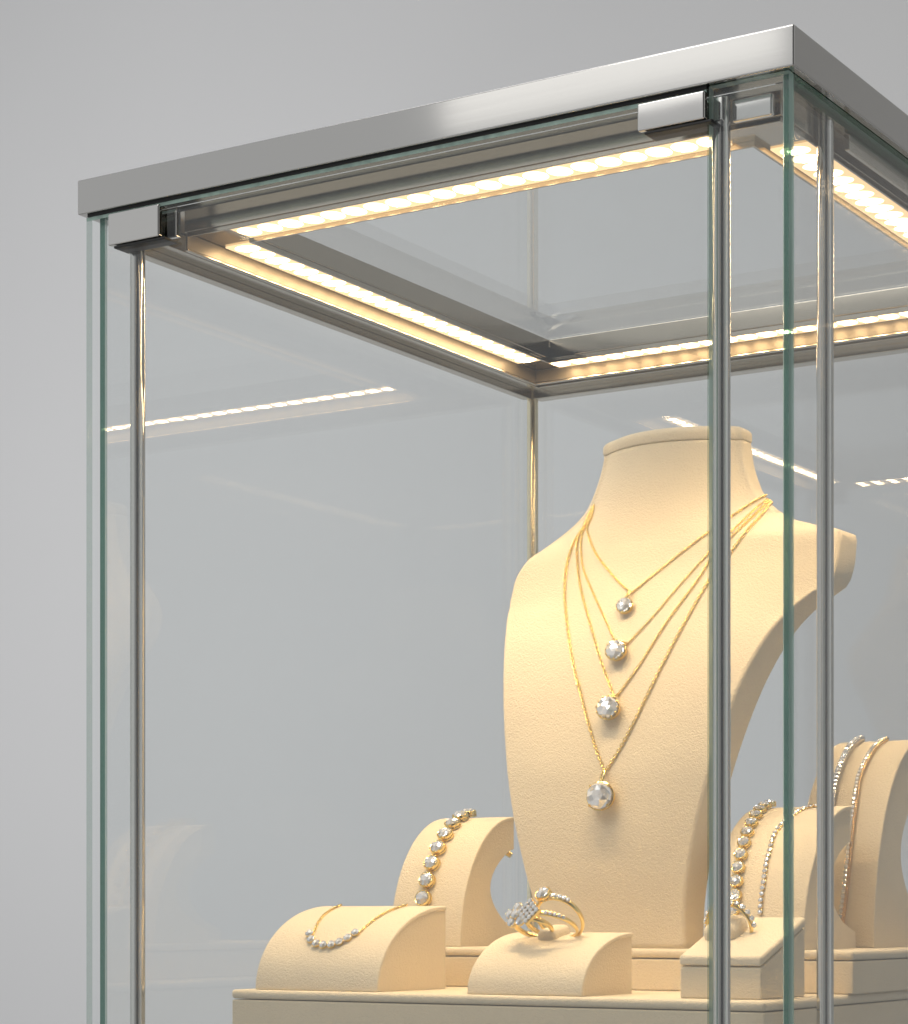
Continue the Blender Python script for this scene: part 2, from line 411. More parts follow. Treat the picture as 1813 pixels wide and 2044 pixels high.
def strip(axis, c, a0, a1, w=0.0125):
    bm = bmesh.new()
    def bx(u0, u1, v0, v1, z0, z1, mi):
        if axis == 'x': box(bm, u0, u1, v0, v1, z0, z1, mi=mi)
        else: box(bm, v0, v1, u0, u1, z0, z1, mi=mi)
    bx(a0, a1, c-w, c+w, ZL-0.0012, ZL-0.0002, 0)
    n = int((a1-a0-0.006)/0.0165)
    for k in range(n):
        m = a0+(a1-a0)*(k+.5)/n
        q = [(m+0.0080*math.cos(2*PI*j/20), c+0.0094*math.sin(2*PI*j/20)) for j in range(20)]   # lens glow of one diode
        fz = ZL-0.00132-0.00006*(k % 2)
        bm.faces.new([bm.verts.new((x, y, fz) if axis == 'x' else (y, x, fz)) for x, y in q]).material_index = 2
        bx(m-0.0036, m+0.0036, c-0.0040, c+0.0040, ZL-0.0023, ZL-0.0017, 1)
    obj('light_strip', bm, [M['diffuser'], M['led'], M['led_core']], case)
h = W/2
def strip_lamp(axis, c, a0, a1, aim, power):
    # the narrow beam that the diode lenses of one strip throw down into the case
    m = (a0+a1)/2; loc = (m, c, ZL-0.0026) if axis == 'x' else (c, m, ZL-0.0026)
    o = area('strip_lamp', loc, (0, 0, 0), a1-a0, 0.012, power, (1.0, 0.72, 0.41))
    d = Vector((loc[0], aim, 0.0)) if axis == 'x' else Vector((aim, loc[1], 0.0))
    z = (Vector(loc)-d).normalized(); x = Vector((1, 0, 0)) if axis == 'x' else Vector((0, 1, 0)); y = z.cross(x)
    o.matrix_world = Matrix(((x.x, y.x, z.x, loc[0]), (x.y, y.y, z.y, loc[1]), (x.z, y.z, z.z, loc[2]), (0, 0, 0, 1)))
    o.data.spread = math.radians(100)
strip_lamp('x', LY0+h, -0.425, -0.066, 0.14, 0.74); strip_lamp('x', LY1-h, -0.432, -0.058, 0.40, 0.23)
strip_lamp('y', LX0+h, 0.070, 0.468, -0.32, 0.36); strip_lamp('y', LX1-h, 0.080, 0.468, -0.12, 0.34)
strip('x', LY0+h, -0.425, -0.066); strip('x', LY1-h, -0.432, -0.058)
strip('y', LX0+h, 0.070, 0.468); strip('y', LX1-h, 0.080, 0.468)
# little chrome corner bracket at the back left of the light frame
bm = bmesh.new()
xx, yy = LX0+W, LY1-W
for k in range(14):
    pass
pr = []
for k in range(13):
    t = k/12; pr.append((t*0.026, 0.0030+0.0075*(1-t)**2.2))
def bracket(bm, along, at, flip):
    f = []; bk = []
    for s, hgt in pr:
        for L, d in ((f, 0.0004), (bk, 0.0024)):
            for z in (ZL-0.001, ZL-0.001+hgt):
                co = (xx+d, yy-s-0.0004, z) if along == 'y' else (xx+s+0.0004, yy-d, z)
                L.append(bm.verts.new(co))
    for k in range(12):
        i = 2*k
        for L in (f, bk): bm.faces.new((L[i], L[i+1], L[i+3], L[i+2]))
        bm.faces.new((f[i+1], f[i+3], bk[i+3], bk[i+1])); bm.faces.new((f[i], f[i+2], bk[i+2], bk[i]))
    bm.faces.new((f[0], f[1], bk[1], bk[0])); bm.faces.new((f[24], f[25], bk[25], bk[24]))
bracket(bm, 'y', 0, 0); bracket(bm, 'x', 0, 0)
obj('corner_piece', bm, M['steel'], case, True, 40)
# door clamps: plate outside, plate inside, foot below
def clamp(x0, x1, z0, z1):
    bm = bmesh.new()
    box(bm, x0, x1, -0.0012, 0.0034, z0, z1, 0.0012, 3)
    box(bm, x0+0.008, x1+0.006, 0.0102, 0.0150, z0+0.0015, z1-0.001, 0.0008, 2)
    c = obj('clamp', bm, M['steel'], case, True, 35)
    obj('clamp_pad', B(x0+0.004, x1+0.004, 0.0002, 0.0148, z0-0.0022, z0-0.0004, 0.0006), M['black'], c)
clamp(-0.4995, -0.4555, 0.4490, 0.4705)
clamp(-0.0985, -0.0550, 0.4545, 0.4708)
obj('corner_piece', B(-0.0480, -0.0225, 0.0200, 0.0245, 0.4570, 0.4700, 0.0012, 3), M['steel'], case, True, 35)  # small steel plate behind the fixed pane at the front right
obj('base_panel', B(CW, 0, 0, CD, ZB, ZB+0.0195, 0.001), M['cap'], case, True, 35)

# ================================================================== suede risers
ZP = -0.0530; ZT = -0.0248
def riser(x0, x1, y0, y1, z0, z1, label, lid=0.0062):
    r = empty('display_riser', ((x0+x1)/2, (y0+y1)/2, z0), label, 'riser', 'suede display risers')
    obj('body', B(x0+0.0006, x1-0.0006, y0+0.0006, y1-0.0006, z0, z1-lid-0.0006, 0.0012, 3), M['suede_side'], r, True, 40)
    t = obj('padded_top', B(x0, x1, y0, y1, z1-lid, z1, 0.0026, 4), M['suede'], r, True, 60)
    return r, t
riser1, rtop1 = riser(-0.441, -0.0440, 0.058, 0.440, ZB+0.0197, ZP, 'broad cream suede riser carrying every stand in the glass case')
riser2, rtop2 = riser(-0.405, -0.0405, 0.186, 0.430, ZP+0.0002, ZT, 'smaller cream suede riser on top of the broad one, under the necklace bust')

# ================================================================== quarter round stands
def ell(y0, y1, z0, z1, n=26, p=1.0):
    return [(y1-(y1-y0)*math.cos(PI/2*k/n)**p, z0+(z1-z0)*math.sin(PI/2*k/n)**p) for k in range(n+1)]
def stand(name, x0, x1, front, back, label, cat, group, t=0.0032, lip=0.0012):
    """front: profile from bottom front to top back; back: the rest down to the bottom"""
    z0 = front[0][1]
    r = empty(name, ((x0+x1)/2, (front[0][0]+back[-1][0])/2, z0), label, cat, group)
    # inner line of the padded cover
    inner = []
    for k, (y, z) in enumerate(front):
        a = front[max(k-1, 0)]; b = front[min(k+1, len(front)-1)]
        ty, tz = b[0]-a[0], b[1]-a[1]; L = math.hypot(ty, tz); inner.append((y+tz/L*t, z-ty/L*t))
    inner[0] = (front[0][0]+t, z0); inner[-1] = (front[-1][0]-0.0002, front[-1][1]-t)
    inner = [(y, max(z, z0)) for y, z in inner]
    cover = prism_x(bmesh.new(), list(front)+inner[::-1], x0, x1, 0.0011, 3, 0.9)
    cv = obj('padded_cover', cover, M['suede'], r, True, 50)
    g = 0.0002
    core = [(y+g, max(z-g*0, z0+0.0002)) for y, z in inner]
    core = prism_x(bmesh.new(), core+list(back), x0+lip, x1-lip)
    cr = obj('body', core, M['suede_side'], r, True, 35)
    return r, cv, cr
f = ell(0.065, 0.151, ZP, 0.0040)
nb, nb_cover, nb_core = stand('necklace_block', -0.4255, -0.3250, f, [(0.1510, -0.0002), (0.1510, ZP)],
    'low quarter round cream suede block with a row necklace draped over it', 'jewellery stand', 'suede jewellery stands')
f = ell(0.065, 0.134, ZP, -0.0135)
rb, rb_cover, rb_core = stand('ring_stand', -0.2560, -0.1715, f, [(0.1340, -0.0178), (0.1340, ZP)],
    'low quarter round cream suede block holding a fan of gold rings', 'ring stand', 'suede jewellery stands')
def cstand(x0, x1, y0, y1, z1, label, k=1.0):
    f = ell(y0, y1, ZT, z1)
    H = z1-ZT; D = y1-y0
    bk = [(y1+0.0, z1-0.0036), (y1+0.0, z1-0.25*H), (y1-0.06*D, z1-0.262*H)]
    cyy, czz = y0+0.90*D, ZT+0.40*H
    for j in range(1, 16):   # concave back, from under the lip to the foot
        a = math.radians(62+j*(250-62)/16)
        bk.append((y1-0.06*D-0.38*D*math.sin(math.radians(j*180/16))**0.8*1.0, (z1-0.262*H)+(ZT+0.145*H-(z1-0.262*H))*j/16))
    bk += [(y1+0.02*D, ZT+0.132*H), (y1+0.10*D, ZT+0.115*H), (y1+0.11*D, ZT)]
    return stand('bracelet_stand', x0, x1, f, bk, label, 'bracelet stand', 'suede jewellery stands')
bl, bl_cover, bl_core = cstand(-0.4015, -0.3413, 0.195, 0.2715, 0.0700, 'cream suede bracelet stand with one diamond bracelet, behind the draped block')
bmid, bm_cover, bm_core = cstand(-0.1470, -0.0787, 0.195, 0.2770, 0.0720, 'cream suede bracelet stand with two bracelets, behind the square ring stand')
bt, bt_cover, bt_core = cstand(-0.1290, -0.0690, 0.292, 0.3860, 0.1235, 'tallest cream suede bracelet stand, rearmost of the three, with two bracelets')

# square ring stand with a sloping padded top
rq = empty('ring_stand', (-0.0815, 0.1085, ZP), 'square cream suede stand with a sloping top holding one ring', 'ring stand', 'suede jewellery stands')
X0, X1 = -0.1095, -0.0540
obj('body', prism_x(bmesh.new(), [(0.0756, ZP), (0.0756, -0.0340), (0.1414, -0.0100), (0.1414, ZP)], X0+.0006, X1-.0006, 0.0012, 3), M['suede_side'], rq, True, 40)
rq_top = obj('padded_top', prism_x(bmesh.new(), [(0.0750, -0.0332), (0.0750, -0.0270), (0.1420, -0.0030), (0.1420, -0.0092)], X0, X1, 0.0020, 4), M['suede'], rq, True, 60)

# ================================================================== necklace bust
bust = empty('necklace_bust', (-0.223, 0.225, ZT), 'cream suede necklace bust with sloping shoulders wearing four gold necklaces', 'necklace bust')
# z, left x, right x, front centre y, front edge y, back centre y, back edge y
ROWS = [
 (-0.0246, -0.2790, -0.1675, 0.1990, 0.2020, 0.2340, 0.2320),
 ( 0.0000, -0.2840, -0.1670, 0.1965, 0.2005, 0.2350, 0.2330),
 ( 0.0300, -0.2925, -0.1635, 0.1930, 0.1990, 0.2370, 0.2340),
 ( 0.0600, -0.3000, -0.1570, 0.1915, 0.1985, 0.2390, 0.2360),
 ( 0.0900, -0.3060, -0.1495, 0.1920, 0.1995, 0.2410, 0.2380),
 ( 0.1200, -0.3110, -0.1410, 0.1955, 0.2030, 0.2450, 0.2420),
 ( 0.1500, -0.3160, -0.1310, 0.2010, 0.2090, 0.2510, 0.2480),
 ( 0.1700, -0.3195, -0.1230, 0.2060, 0.2150, 0.2570, 0.2540),
 ( 0.1900, -0.3240, -0.1130, 0.2120, 0.2240, 0.2640, 0.2620),
 ( 0.2050, -0.3285, -0.1020, 0.2180, 0.2340, 0.2710, 0.2700),
 ( 0.2150, -0.3320, -0.0910, 0.2225, 0.2420, 0.2770, 0.2770),
 ( 0.2210, -0.3335, -0.0835, 0.2255, 0.2475, 0.2800, 0.2810),
 ( 0.2260, -0.3345, -0.0815, 0.2280, 0.2500, 0.2830, 0.2840),
 ( 0.2400, -0.3345, -0.0800, 0.2350, 0.2560, 0.2900, 0.2890),
 ( 0.2540, -0.3290, -0.0800, 0.2410, 0.2610, 0.2960, 0.2920),
 ( 0.2580, -0.3260, -0.0815, 0.2430, 0.2630, 0.2990, 0.2930),
 ( 0.2605, -0.3235, -0.0880, 0.2445, 0.2650, 0.3000, 0.2940),
 ( 0.2640, -0.3195, -0.1020, 0.2460, 0.2690, 0.3030, 0.2960),
 ( 0.2700, -0.3130, -0.1200, 0.2490, 0.2740, 0.3070, 0.2990),
 ( 0.2780, -0.3045, -0.1370, 0.2525, 0.2800, 0.3120, 0.3020),
 ( 0.2860, -0.2965, -0.1480, 0.2560, 0.2840, 0.3160, 0.3040),
 ( 0.2950, -0.2905, -0.1555, 0.2595, 0.2870, 0.3190, 0.3060),
 ( 0.3060, -0.2860, -0.1610, 0.2630, 0.2890, 0.3220, 0.3080),
 ( 0.3180, -0.2825, -0.1650, 0.2665, 0.2910, 0.3250, 0.3090),
 ( 0.3300, -0.2800, -0.1672, 0.2695, 0.2920, 0.3280, 0.3100),
 ( 0.3330, -0.2796, -0.1676, 0.2702, 0.2920, 0.3290, 0.3100),
]
def interp_rows(z):
    zs = [r[0] for r in ROWS]
    i = max(0, min(len(ROWS)-2, next((k for k in range(len(zs)-1) if zs[k+1] >= z), len(zs)-2)))
    def tang(k, c):
        if k == 0: return (ROWS[1][c]-ROWS[0][c])/(zs[1]-zs[0])
        if k == len(zs)-1: return (ROWS[-1][c]-ROWS[-2][c])/(zs[-1]-zs[-2])
        a = (ROWS[k][c]-ROWS[k-1][c])/(zs[k]-zs[k-1]); b = (ROWS[k+1][c]-ROWS[k][c])/(zs[k+1]-zs[k])
        return 0.0 if a*b <= 0 else 2*a*b/(a+b)
    h = zs[i+1]-zs[i]; t = (z-zs[i])/h
    out = []
    for c in range(1, 7):
        p0, p1, m0, m1 = ROWS[i][c], ROWS[i+1][c], tang(i, c)*h, tang(i+1, c)*h
        out.append((2*t**3-3*t*t+1)*p0+(t**3-2*t*t+t)*m0+(-2*t**3+3*t*t)*p1+(t**3-t*t)*m1)
    return out
def section(z, inset=0.0, zz=None):
    xl, xr, yf, yfe, yb, ybe = interp_rows(z)
    xl += inset; xr -= inset; yf += inset; yfe += inset*0.4; yb -= inset; ybe -= inset*0.4
    xm, hw = (xl+xr)/2, (xr-xl)/2
    gap = max(0.0005, ybe-yfe); r = min(0.0042, gap*0.48, hw*0.3)
    pts = []
    nf = 26
    for k in range(nf+1):
        s = -1+2*k/nf; x = xm+(hw-r)*s; pts.append((x, yf+(yfe-yf)*abs(s)**2.2))
    for k in range(1, 6):
        a = PI/2*k/6; pts.append((xr-r+r*math.sin(a), yfe+r-r*math.cos(a)))
    for k in range(1, 6):
        a = PI/2*k/6; pts.append((xr-r+r*math.cos(a), ybe-r+r*math.sin(a)))
    for k in range(nf+1):
        s = 1-2*k/nf; x = xm+(hw-r)*s; pts.append((x, yb+(ybe-yb)*abs(s)**2.2))
    for k in range(1, 6):
        a = PI/2*k/6; pts.append((xl+r-r*math.sin(a), ybe-r+r*math.cos(a)))
    for k in range(1, 6):
        a = PI/2*k/6; pts.append((xl+r-r*math.cos(a), yfe+r-r*math.sin(a)))
    return [(x, y, z if zz is None else zz) for x, y in pts]
def loft(bm, secs, cap0=True, cap1=True):
    rs = [[bm.verts.new(p) for p in s] for s in secs]
    n = len(rs[0])
    for a, b in zip(rs, rs[1:]):
        for k in range(n): bm.faces.new((a[k], a[(k+1) % n], b[(k+1) % n], b[k]))
    if cap0: bm.faces.new(rs[0][::-1])
    if cap1: bm.faces.new(rs[-1])
    return bm
zs = []
for a, b in zip(ROWS, ROWS[1:]):
    n = max(1, int((b[0]-a[0])/0.0035))
    zs += [a[0]+(b[0]-a[0])*k/n for k in range(n)]
zs.append(ROWS[-1][0])
bust_body = obj('body', loft(bmesh.new(), [section(z) for z in zs]), M['suede'], bust, True)
secs = [section(0.333, 0.0022, 0.3332), section(0.333, -0.0002, 0.3336), section(0.333, -0.0007, 0.3345), section(0.333, -0.0007, 0.3385)]
for k in range(1, 9):
    t = k/8*PI/2; secs.append(section(0.333, -0.0007+0.0120*(1-math.cos(t)), 0.3385+0.0062*math.sin(t)))
bust_cap = obj('neck_cap', loft(bmesh.new(), secs), M['suede'], bust, True)
BV = bvh_of(bust_body, bust_cap)

# ================================================================== jewellery pieces
def stone_bm(bm, mi=0, M4=None, seed=1, jit=0.20):
    """round brilliant: a crown of many small facets at different tilts, girdle, pavilion"""
    rnd = random.Random(seed)
    def ringp(n, r, z, off, j): return [(r*math.cos(2*PI*(k+off)/n), r*math.sin(2*PI*(k+off)/n), z+rnd.uniform(-j, j)) for k in range(n)]
    mk = lambda L: [bm.verts.new((M4 or Matrix()) @ Vector(p)) for p in L]
    a = mk(ringp(6, .44, .33, 0, jit*.5)); b = mk(ringp(12, .80, .24, .25, jit)); g = mk(ringp(12, 1, .03, .25, 0))
    c = mk([(.06, -.05, .33+jit*.35)])[0]
    g2 = mk(ringp(12, 1, -.04, .25, 0)); cu = mk([(0, 0, -.82)])[0]
    F = []
    for k in range(6):
        n = (k+1) % 6
        F += [[c, a[k], a[n]], [a[k], b[2*k], b[2*k+1]], [a[k], b[2*k+1], a[n]], [a[n], b[2*k+1], b[(2*k+2) % 12]]]
    for k in range(12):
        n = (k+1) % 12
        F += [[b[k], g[k], b[n]], [b[n], g[k], g[n]], [g[k], g2[k], g2[n], g[n]], [g2[n], g2[k], cu]]
    for f in F:
        bm.faces.new(f).material_index = mi
    return bm
def lathe(bm, prof, n=24, mi=0, M4=None, close=True):
    rs = []
    for r, z in prof:
        rs.append([bm.verts.new((M4 or Matrix()) @ Vector((r*math.cos(2*PI*k/n), r*math.sin(2*PI*k/n), z))) for k in range(n)])
    pairs = list(zip(rs, rs[1:])) + ([(rs[-1], rs[0])] if close else [])
    for a, b in pairs:
        for k in range(n):
            bm.faces.new((a[k], a[(k+1) % n], b[(k+1) % n], b[k])).material_index = mi
    return bm
def bead(bm, p, r, mi=0, M4=None):
    rr = bmesh.ops.create_icosphere(bm, subdivisions=1, radius=r, matrix=(M4 or Matrix()) @ Matrix.Translation(p))
    for v in rr['verts']:
        for f in v.link_faces: f.material_index = mi
def setting_bm(bm, prongs=4, rot=0.0, mi=0, M4=None, cup=True):
    lathe(bm, [(1.03, -.10), (1.10, -.14), (1.10, -.26), (1.02, -.30), (.98, -.22)], 24, mi, M4)
    lathe(bm, [(.86, -.62), (.94, -.60), (.96, -.72), (.86, -.76)], 24, mi, M4)
    if cup: lathe(bm, [(1.0, -.28), (.93, -.60), (.88, -.60), (.94, -.28)], 24, mi, M4)
    for k in range(prongs):
        a = rot+2*PI*k/prongs; c, s = math.cos(a), math.sin(a)
        T = M4 or Matrix()
        cyl(bm, T @ Vector((.95*c, .95*s, -.65)), T @ Vector((1.06*c, 1.06*s, .06)), .075*T.to_scale()[0], n=6)
        bead(bm, (1.0*c, 1.0*s, .09), .11, mi, M4)
def mesh_from(bm, name, mats, smooth_angle=None):
    bmesh.ops.recalc_face_normals(bm, faces=bm.faces)
    me = bpy.data.meshes.new(name); bm.to_mesh(me); bm.free()
    for m in mats: me.materials.append(m)
    if smooth_angle:
        me.polygons.foreach_set('use_smooth', [True]*len(me.polygons)); me.set_sharp_from_angle(angle=math.radians(smooth_angle))
    return me
bm = bmesh.new(); stone_bm(bm, 0, None, 5); ME_STONE = mesh_from(bm, 'diamond', [M['diamond']])
def bezel_mesh(m):
    bm = bmesh.new(); lathe(bm, [(1.0, .02), (1.14, .06), (1.22, -.05), (1.20, -.42), (1.06, -.46), (1.0, -.2)], 28)
    lathe(bm, [(1.0, -.62), (1.20, -.60), (1.24, -.80), (1.0, -.84)], 28)
    for k in range(10):
        a = 2*PI*k/10; cyl(bm, (1.1*math.cos(a), 1.1*math.sin(a), -.85), (1.1*math.cos(a), 1.1*math.sin(a), -.4), .09, n=6)
        bead(bm, (1.03*math.cos(a), 1.03*math.sin(a), .09), .10)
    return mesh_from(bm, 'setting', [m], 40)
def make_setting(m, prongs, rot=0.0):
    bm = bmesh.new(); setting_bm(bm, prongs, rot); return mesh_from(bm, 'setting', [m], 40)
ME_BEZEL = bezel_mesh(M['gold']); ME_SET4 = make_setting(M['gold'], 4, PI/4); ME_SET10 = make_setting(M['gold'], 12); ME_SET6 = make_setting(M['gold'], 6)
def link_mesh(metal_m, stone=True):
    bm = bmesh.new(); setting_bm(bm, 4, PI/4, 0); stone_bm(bm, 1, None, 9, 0.13)
    for f in bm.faces: pass
    return mesh_from(bm, 'diamond_link', [metal_m, M['diamond']])
ME_LINK_S = link_mesh(M['silver']); ME_LINK_G = link_mesh(M['gold']); ME_LINK_R = link_mesh(M['rose'])
def frame(p, n, t):
    n = n.normalized(); x = (t-n*t.dot(n)).normalized(); y = n.cross(x)
    return Matrix(((x.x, y.x, n.x, p.x), (x.y, y.y, n.y, p.y), (x.z, y.z, n.z, p.z), (0, 0, 0, 1)))
def inst(name, me, parent, Mw, s):
    o = bpy.data.objects.new(name, me); COL.objects.link(o); o.parent = parent
    o.matrix_local = Matrix.Translation(-root_loc(parent)) @ Mw @ Matrix.Scale(s, 4)
    return o
def inst_under(name, me, part):
    """sub-part sharing its part's frame"""
    o = bpy.data.objects.new(name, me); COL.objects.link(o); o.parent = part; return o
def path_on(bvh, px, per=14, nsmooth=2):
    P = []; Nn = []
    for v in catmull([(x, y, 0) for x, y in px], per):
        l, n = hit(bvh, v.x, v.y)
        if l is not None and (not P or (l-P[-1]).length < 0.03): P.append(l); Nn.append(n)
    for _ in range(nsmooth):
        Nn = [(Nn[max(0, k-1)]+Nn[k]+Nn[min(len(Nn)-1, k+1)]).normalized() for k in range(len(Nn))]
    return P, Nn

# ---- four necklaces on the bust
def necklace(label, left, right, stone_px, rad, kind, chain_r, bail=None):
    chain_r *= 0.78
    z = hit(BV, *stone_px)[0]
    r = empty('necklace', z, label, 'necklace', 'gold necklaces on the bust')
    bm = bmesh.new(); ends = []
    for side in (left, right):
        P, Nn = path_on(BV, side)
        links(bm, P, Nn, chain_r*2.9, chain_r*1.9, chain_r*0.72, lift=chain_r*2.0); ends.append((P[-1], Nn[-1]))
        # round the neck: on from where the chain leaves the camera's side
        P0 = P[0]; sgn = -1 if side is left else 1
        back = []; bn = []
        for k in range(9):
            t = k/8
            q = P0+Vector((-sgn*0.006*t*t*3, 0.045*t, 0.010*t))
            l, n, i, d = BV.find_nearest(q)
            back.append(l); bn.append(n)
        links(bm, back, bn, chain_r*2.9, chain_r*1.9, chain_r*0.72, lift=chain_r*2.0)
    obj('chain', bm, M['gold'], r, True)
    p, n = hit(BV, *stone_px)
    n = (n+Vector((0.10, -0.12, 0.12))).normalized()
    Mw = frame(p+n*rad*0.95, n, Vector((1, 0, 0)))
    st = inst('pendant', ME_SET4 if kind == 'four' else ME_SET10, r, Mw, rad)
    inst_under('diamond', ME_STONE, st)
    # bail: a loop from the chain to the stone
    top = Mw @ Vector((0, rad*1.0, -rad*0.3)); ch = (ends[0][0]+ends[1][0])/2+n*0.0015
    bm = bmesh.new()
    mid = (top+ch)/2+n*0.0018
    if bail:
        wv = Vector((1, 0, 0))*bail
        pts = catmull([top, mid+wv*0.6, ch+n*0.0012, mid-wv*0.6-n*0.001, top], 8)
    else:
        pts = catmull([top-Vector((rad*0.5, 0, 0)), ends[0][0]+n*0.001, ends[1][0]+n*0.001, top+Vector((rad*0.5, 0, 0))], 8)
    sweep(bm, pts, [n]*len(pts), lambda k: (0.0007 if bail else 0.0005, 0, 0), 6)
    b = obj('bail', bm, M['gold'], r, True)
    return r
UPR = [c4(1303, 372)]
necklace('shortest gold necklace on the bust with a small round diamond on a long loop',
    [c4(476, 474), c4(459, 510), c4(458, 545), c4(490, 630), c4(540, 700), c4(600, 770), c4(652, 818)],
    [c4(1290, 362), c4(1220, 402), c4(1130, 462), c4(1035, 528), c4(920, 612), c4(800, 708), c4(680, 806), c4(664, 820)],
    c4(635, 893), 0.0056, 'halo', 0.00056, 0.0022)
necklace('second shortest gold necklace on the bust, a round diamond hung straight on fine chain',
    [c4(452, 500), c4(428, 570), c4(427, 640), c4(440, 720), c4(490, 840), c4(540, 950), c4(583, 1048)],
    [c4(1300, 376), c4(1240, 425), c4(1150, 510), c4(1035, 618), c4(1000, 655), c4(880, 788), c4(760, 930), c4(640, 1058)],
    c4(598, 1100), 0.0070, 'halo', 0.00050)
necklace('second longest gold necklace on the bust, round diamond above the largest one',
    [c4(440, 515), c4(412, 580), c4(408, 650), c4(425, 800), c4(470, 970), c4(520, 1140), c4(578, 1295)],
    [c4(1303, 386), c4(1250, 440), c4(1150, 535), c4(1038, 650), c4(960, 770), c4(820, 960), c4(700, 1150), c4(598, 1292)],
    c5(685, 282), 0.0078, 'halo', 0.00060)
necklace('longest gold necklace on the bust with the largest four pronged round diamond',
    [c4(462, 490), c4(400, 580), c4(362, 690), c4(351, 830), c4(364, 980), c4(385, 1120), c4(415, 1260), c5(500, 120), c5(548, 310), c5(600, 490), c5(648, 615)],
    [c4(1306, 396), c4(1260, 462), c4(1185, 545), c4(1125, 625), c4(1035, 740), c4(950, 880), c4(830, 1100), c4(715, 1330), c5(830, 320), c5(735, 500), c5(662, 615)],
    c5(645, 772), 0.0093, 'four', 0.00068, 0.0024)

# ---- stones strung along a path on a stand
def strung(root, bvh, px, rad, me_link=None, gap=2.06, setting=None, n_extra=0, lift=0.9):
    P, Nn = path_on(bvh, px, 20, 6)
    P, Nn = resample(P, rad*gap, Nn)
    for k, p in enumerate(P):
        t = P[min(k+1, len(P)-1)]-P[max(0, k-1)]
        n = Nn[k]
        Mw = frame(p+n*rad*lift, n, t)
        if me_link is not None: inst('diamond_link', me_link, root, Mw, rad)
        else:
            s = inst('setting', setting, root, Mw, rad); inst_under('diamond', ME_STONE, s)
    return P, Nn
def over_back(P, Nn, y1, z1, drop, rad, me, root, core_x, step):
    pass
BVL = bvh_of(bl_cover, bl_core); BVM = bvh_of(bm_cover, bm_core); BVT = bvh_of(bt_cover, bt_core); BVN = bvh_of(nb_cover, nb_core)
def backing(root, P, Nn, m, r=0.0009):
    bm = bmesh.new(); sweep(bm, P, Nn, lambda k: (r, r, 0), 6); obj('chain', bm, m, root, True)
br = empty('bracelet', hit(BVL, *c6(1240, 417))[0], 'bracelet of large round diamonds in gold cups on the stand behind the draped block', 'bracelet', 'bracelets on the stands')
P, Nn = strung(br, BVL, [c6(1178, 655), c6(1185, 610), c6(1210, 515), c6(1240, 417), c6(1280, 340), c6(1318, 275), c6(1368, 220), c6(1425, 196), c6(1490, 194)], 0.0050, None, 2.42, ME_BEZEL, lift=1.0)
backing(br, P, Nn, M['gold'])
obj('clasp', cyl(bmesh.new(), (-0.3520, 0.2722, 0.0455), (-0.3460, 0.2735, 0.0415), 0.0022), M['gold'], br, True, 40)
br = empty('bracelet', hit(BVM, *c7(528, 958))[0], 'bracelet of large round diamonds in yellow gold, left one on the middle stand', 'bracelet', 'bracelets on the stands')
P, Nn = strung(br, BVM, [c7(478, 1310), c7(490, 1225), c7(497, 1140), c7(510, 1045), c7(528, 958), c7(552, 870), c7(580, 785), c7(620, 712), c7(655, 665), c7(700, 641), c7(760, 637)], 0.0038, None, 2.5, ME_BEZEL, lift=1.05)
backing(br, P, Nn, M['gold'])
br = empty('bracelet', hit(BVM, *c7(690, 1000))[0], 'thin tennis bracelet of tiny diamonds, right one on the middle stand', 'bracelet', 'bracelets on the stands')
P, Nn = strung(br, BVM, [c7(650, 1320), c7(655, 1240), c7(675, 1100), c7(690, 1000), c7(710, 920), c7(735, 830), c7(772, 770), c7(830, 715), c7(880, 680), c7(940, 648), c7(1010, 636)], 0.0017, ME_LINK_G, 2.35)
backing(br, P, Nn, M['rose'], 0.0007)
br = empty('bracelet', hit(BVT, *c7(1190, 350))[0], 'braided white gold bracelet set with stones, left one on the tallest stand', 'bracelet', 'bracelets on the stands')
PA, NA = strung(br, BVT, [c7(1105, 760), c7(1120, 640), c7(1135, 520), c7(1155, 440), c7(1190, 350), c7(1230, 270), c7(1280, 222), c7(1335, 202), c7(1390, 198)], 0.0021, ME_LINK_S, 1.6, lift=2.0)
bm = bmesh.new(); rope(bm, PA, NA, 0.0010, 0.0022, 0.0075, 3, 0.0016); obj('chain', bm, M['silver'], br, True)
br = empty('bracelet', hit(BVT, *c7(1290, 440))[0], 'rose gold bracelet with a line of small stones, right one on the tallest stand', 'bracelet', 'bracelets on the stands')
PB, NB = strung(br, BVT, [c7(1165, 1410), c7(1190, 1230), c7(1215, 1000), c7(1235, 800), c7(1255, 640), c7(1270, 540), c7(1290, 440), c7(1330, 345), c7(1390, 252), c7(1450, 206), c7(1520, 194)], 0.00165, ME_LINK_G, 2.05, lift=1.4)
bm = bmesh.new(); rope(bm, [p+Vector((0.0020, 0, 0)) for p in PB], NB, 0.0007, 0.0012, 0.0048, 3, 0.0012); obj('chain', bm, M['rose'], br, True)

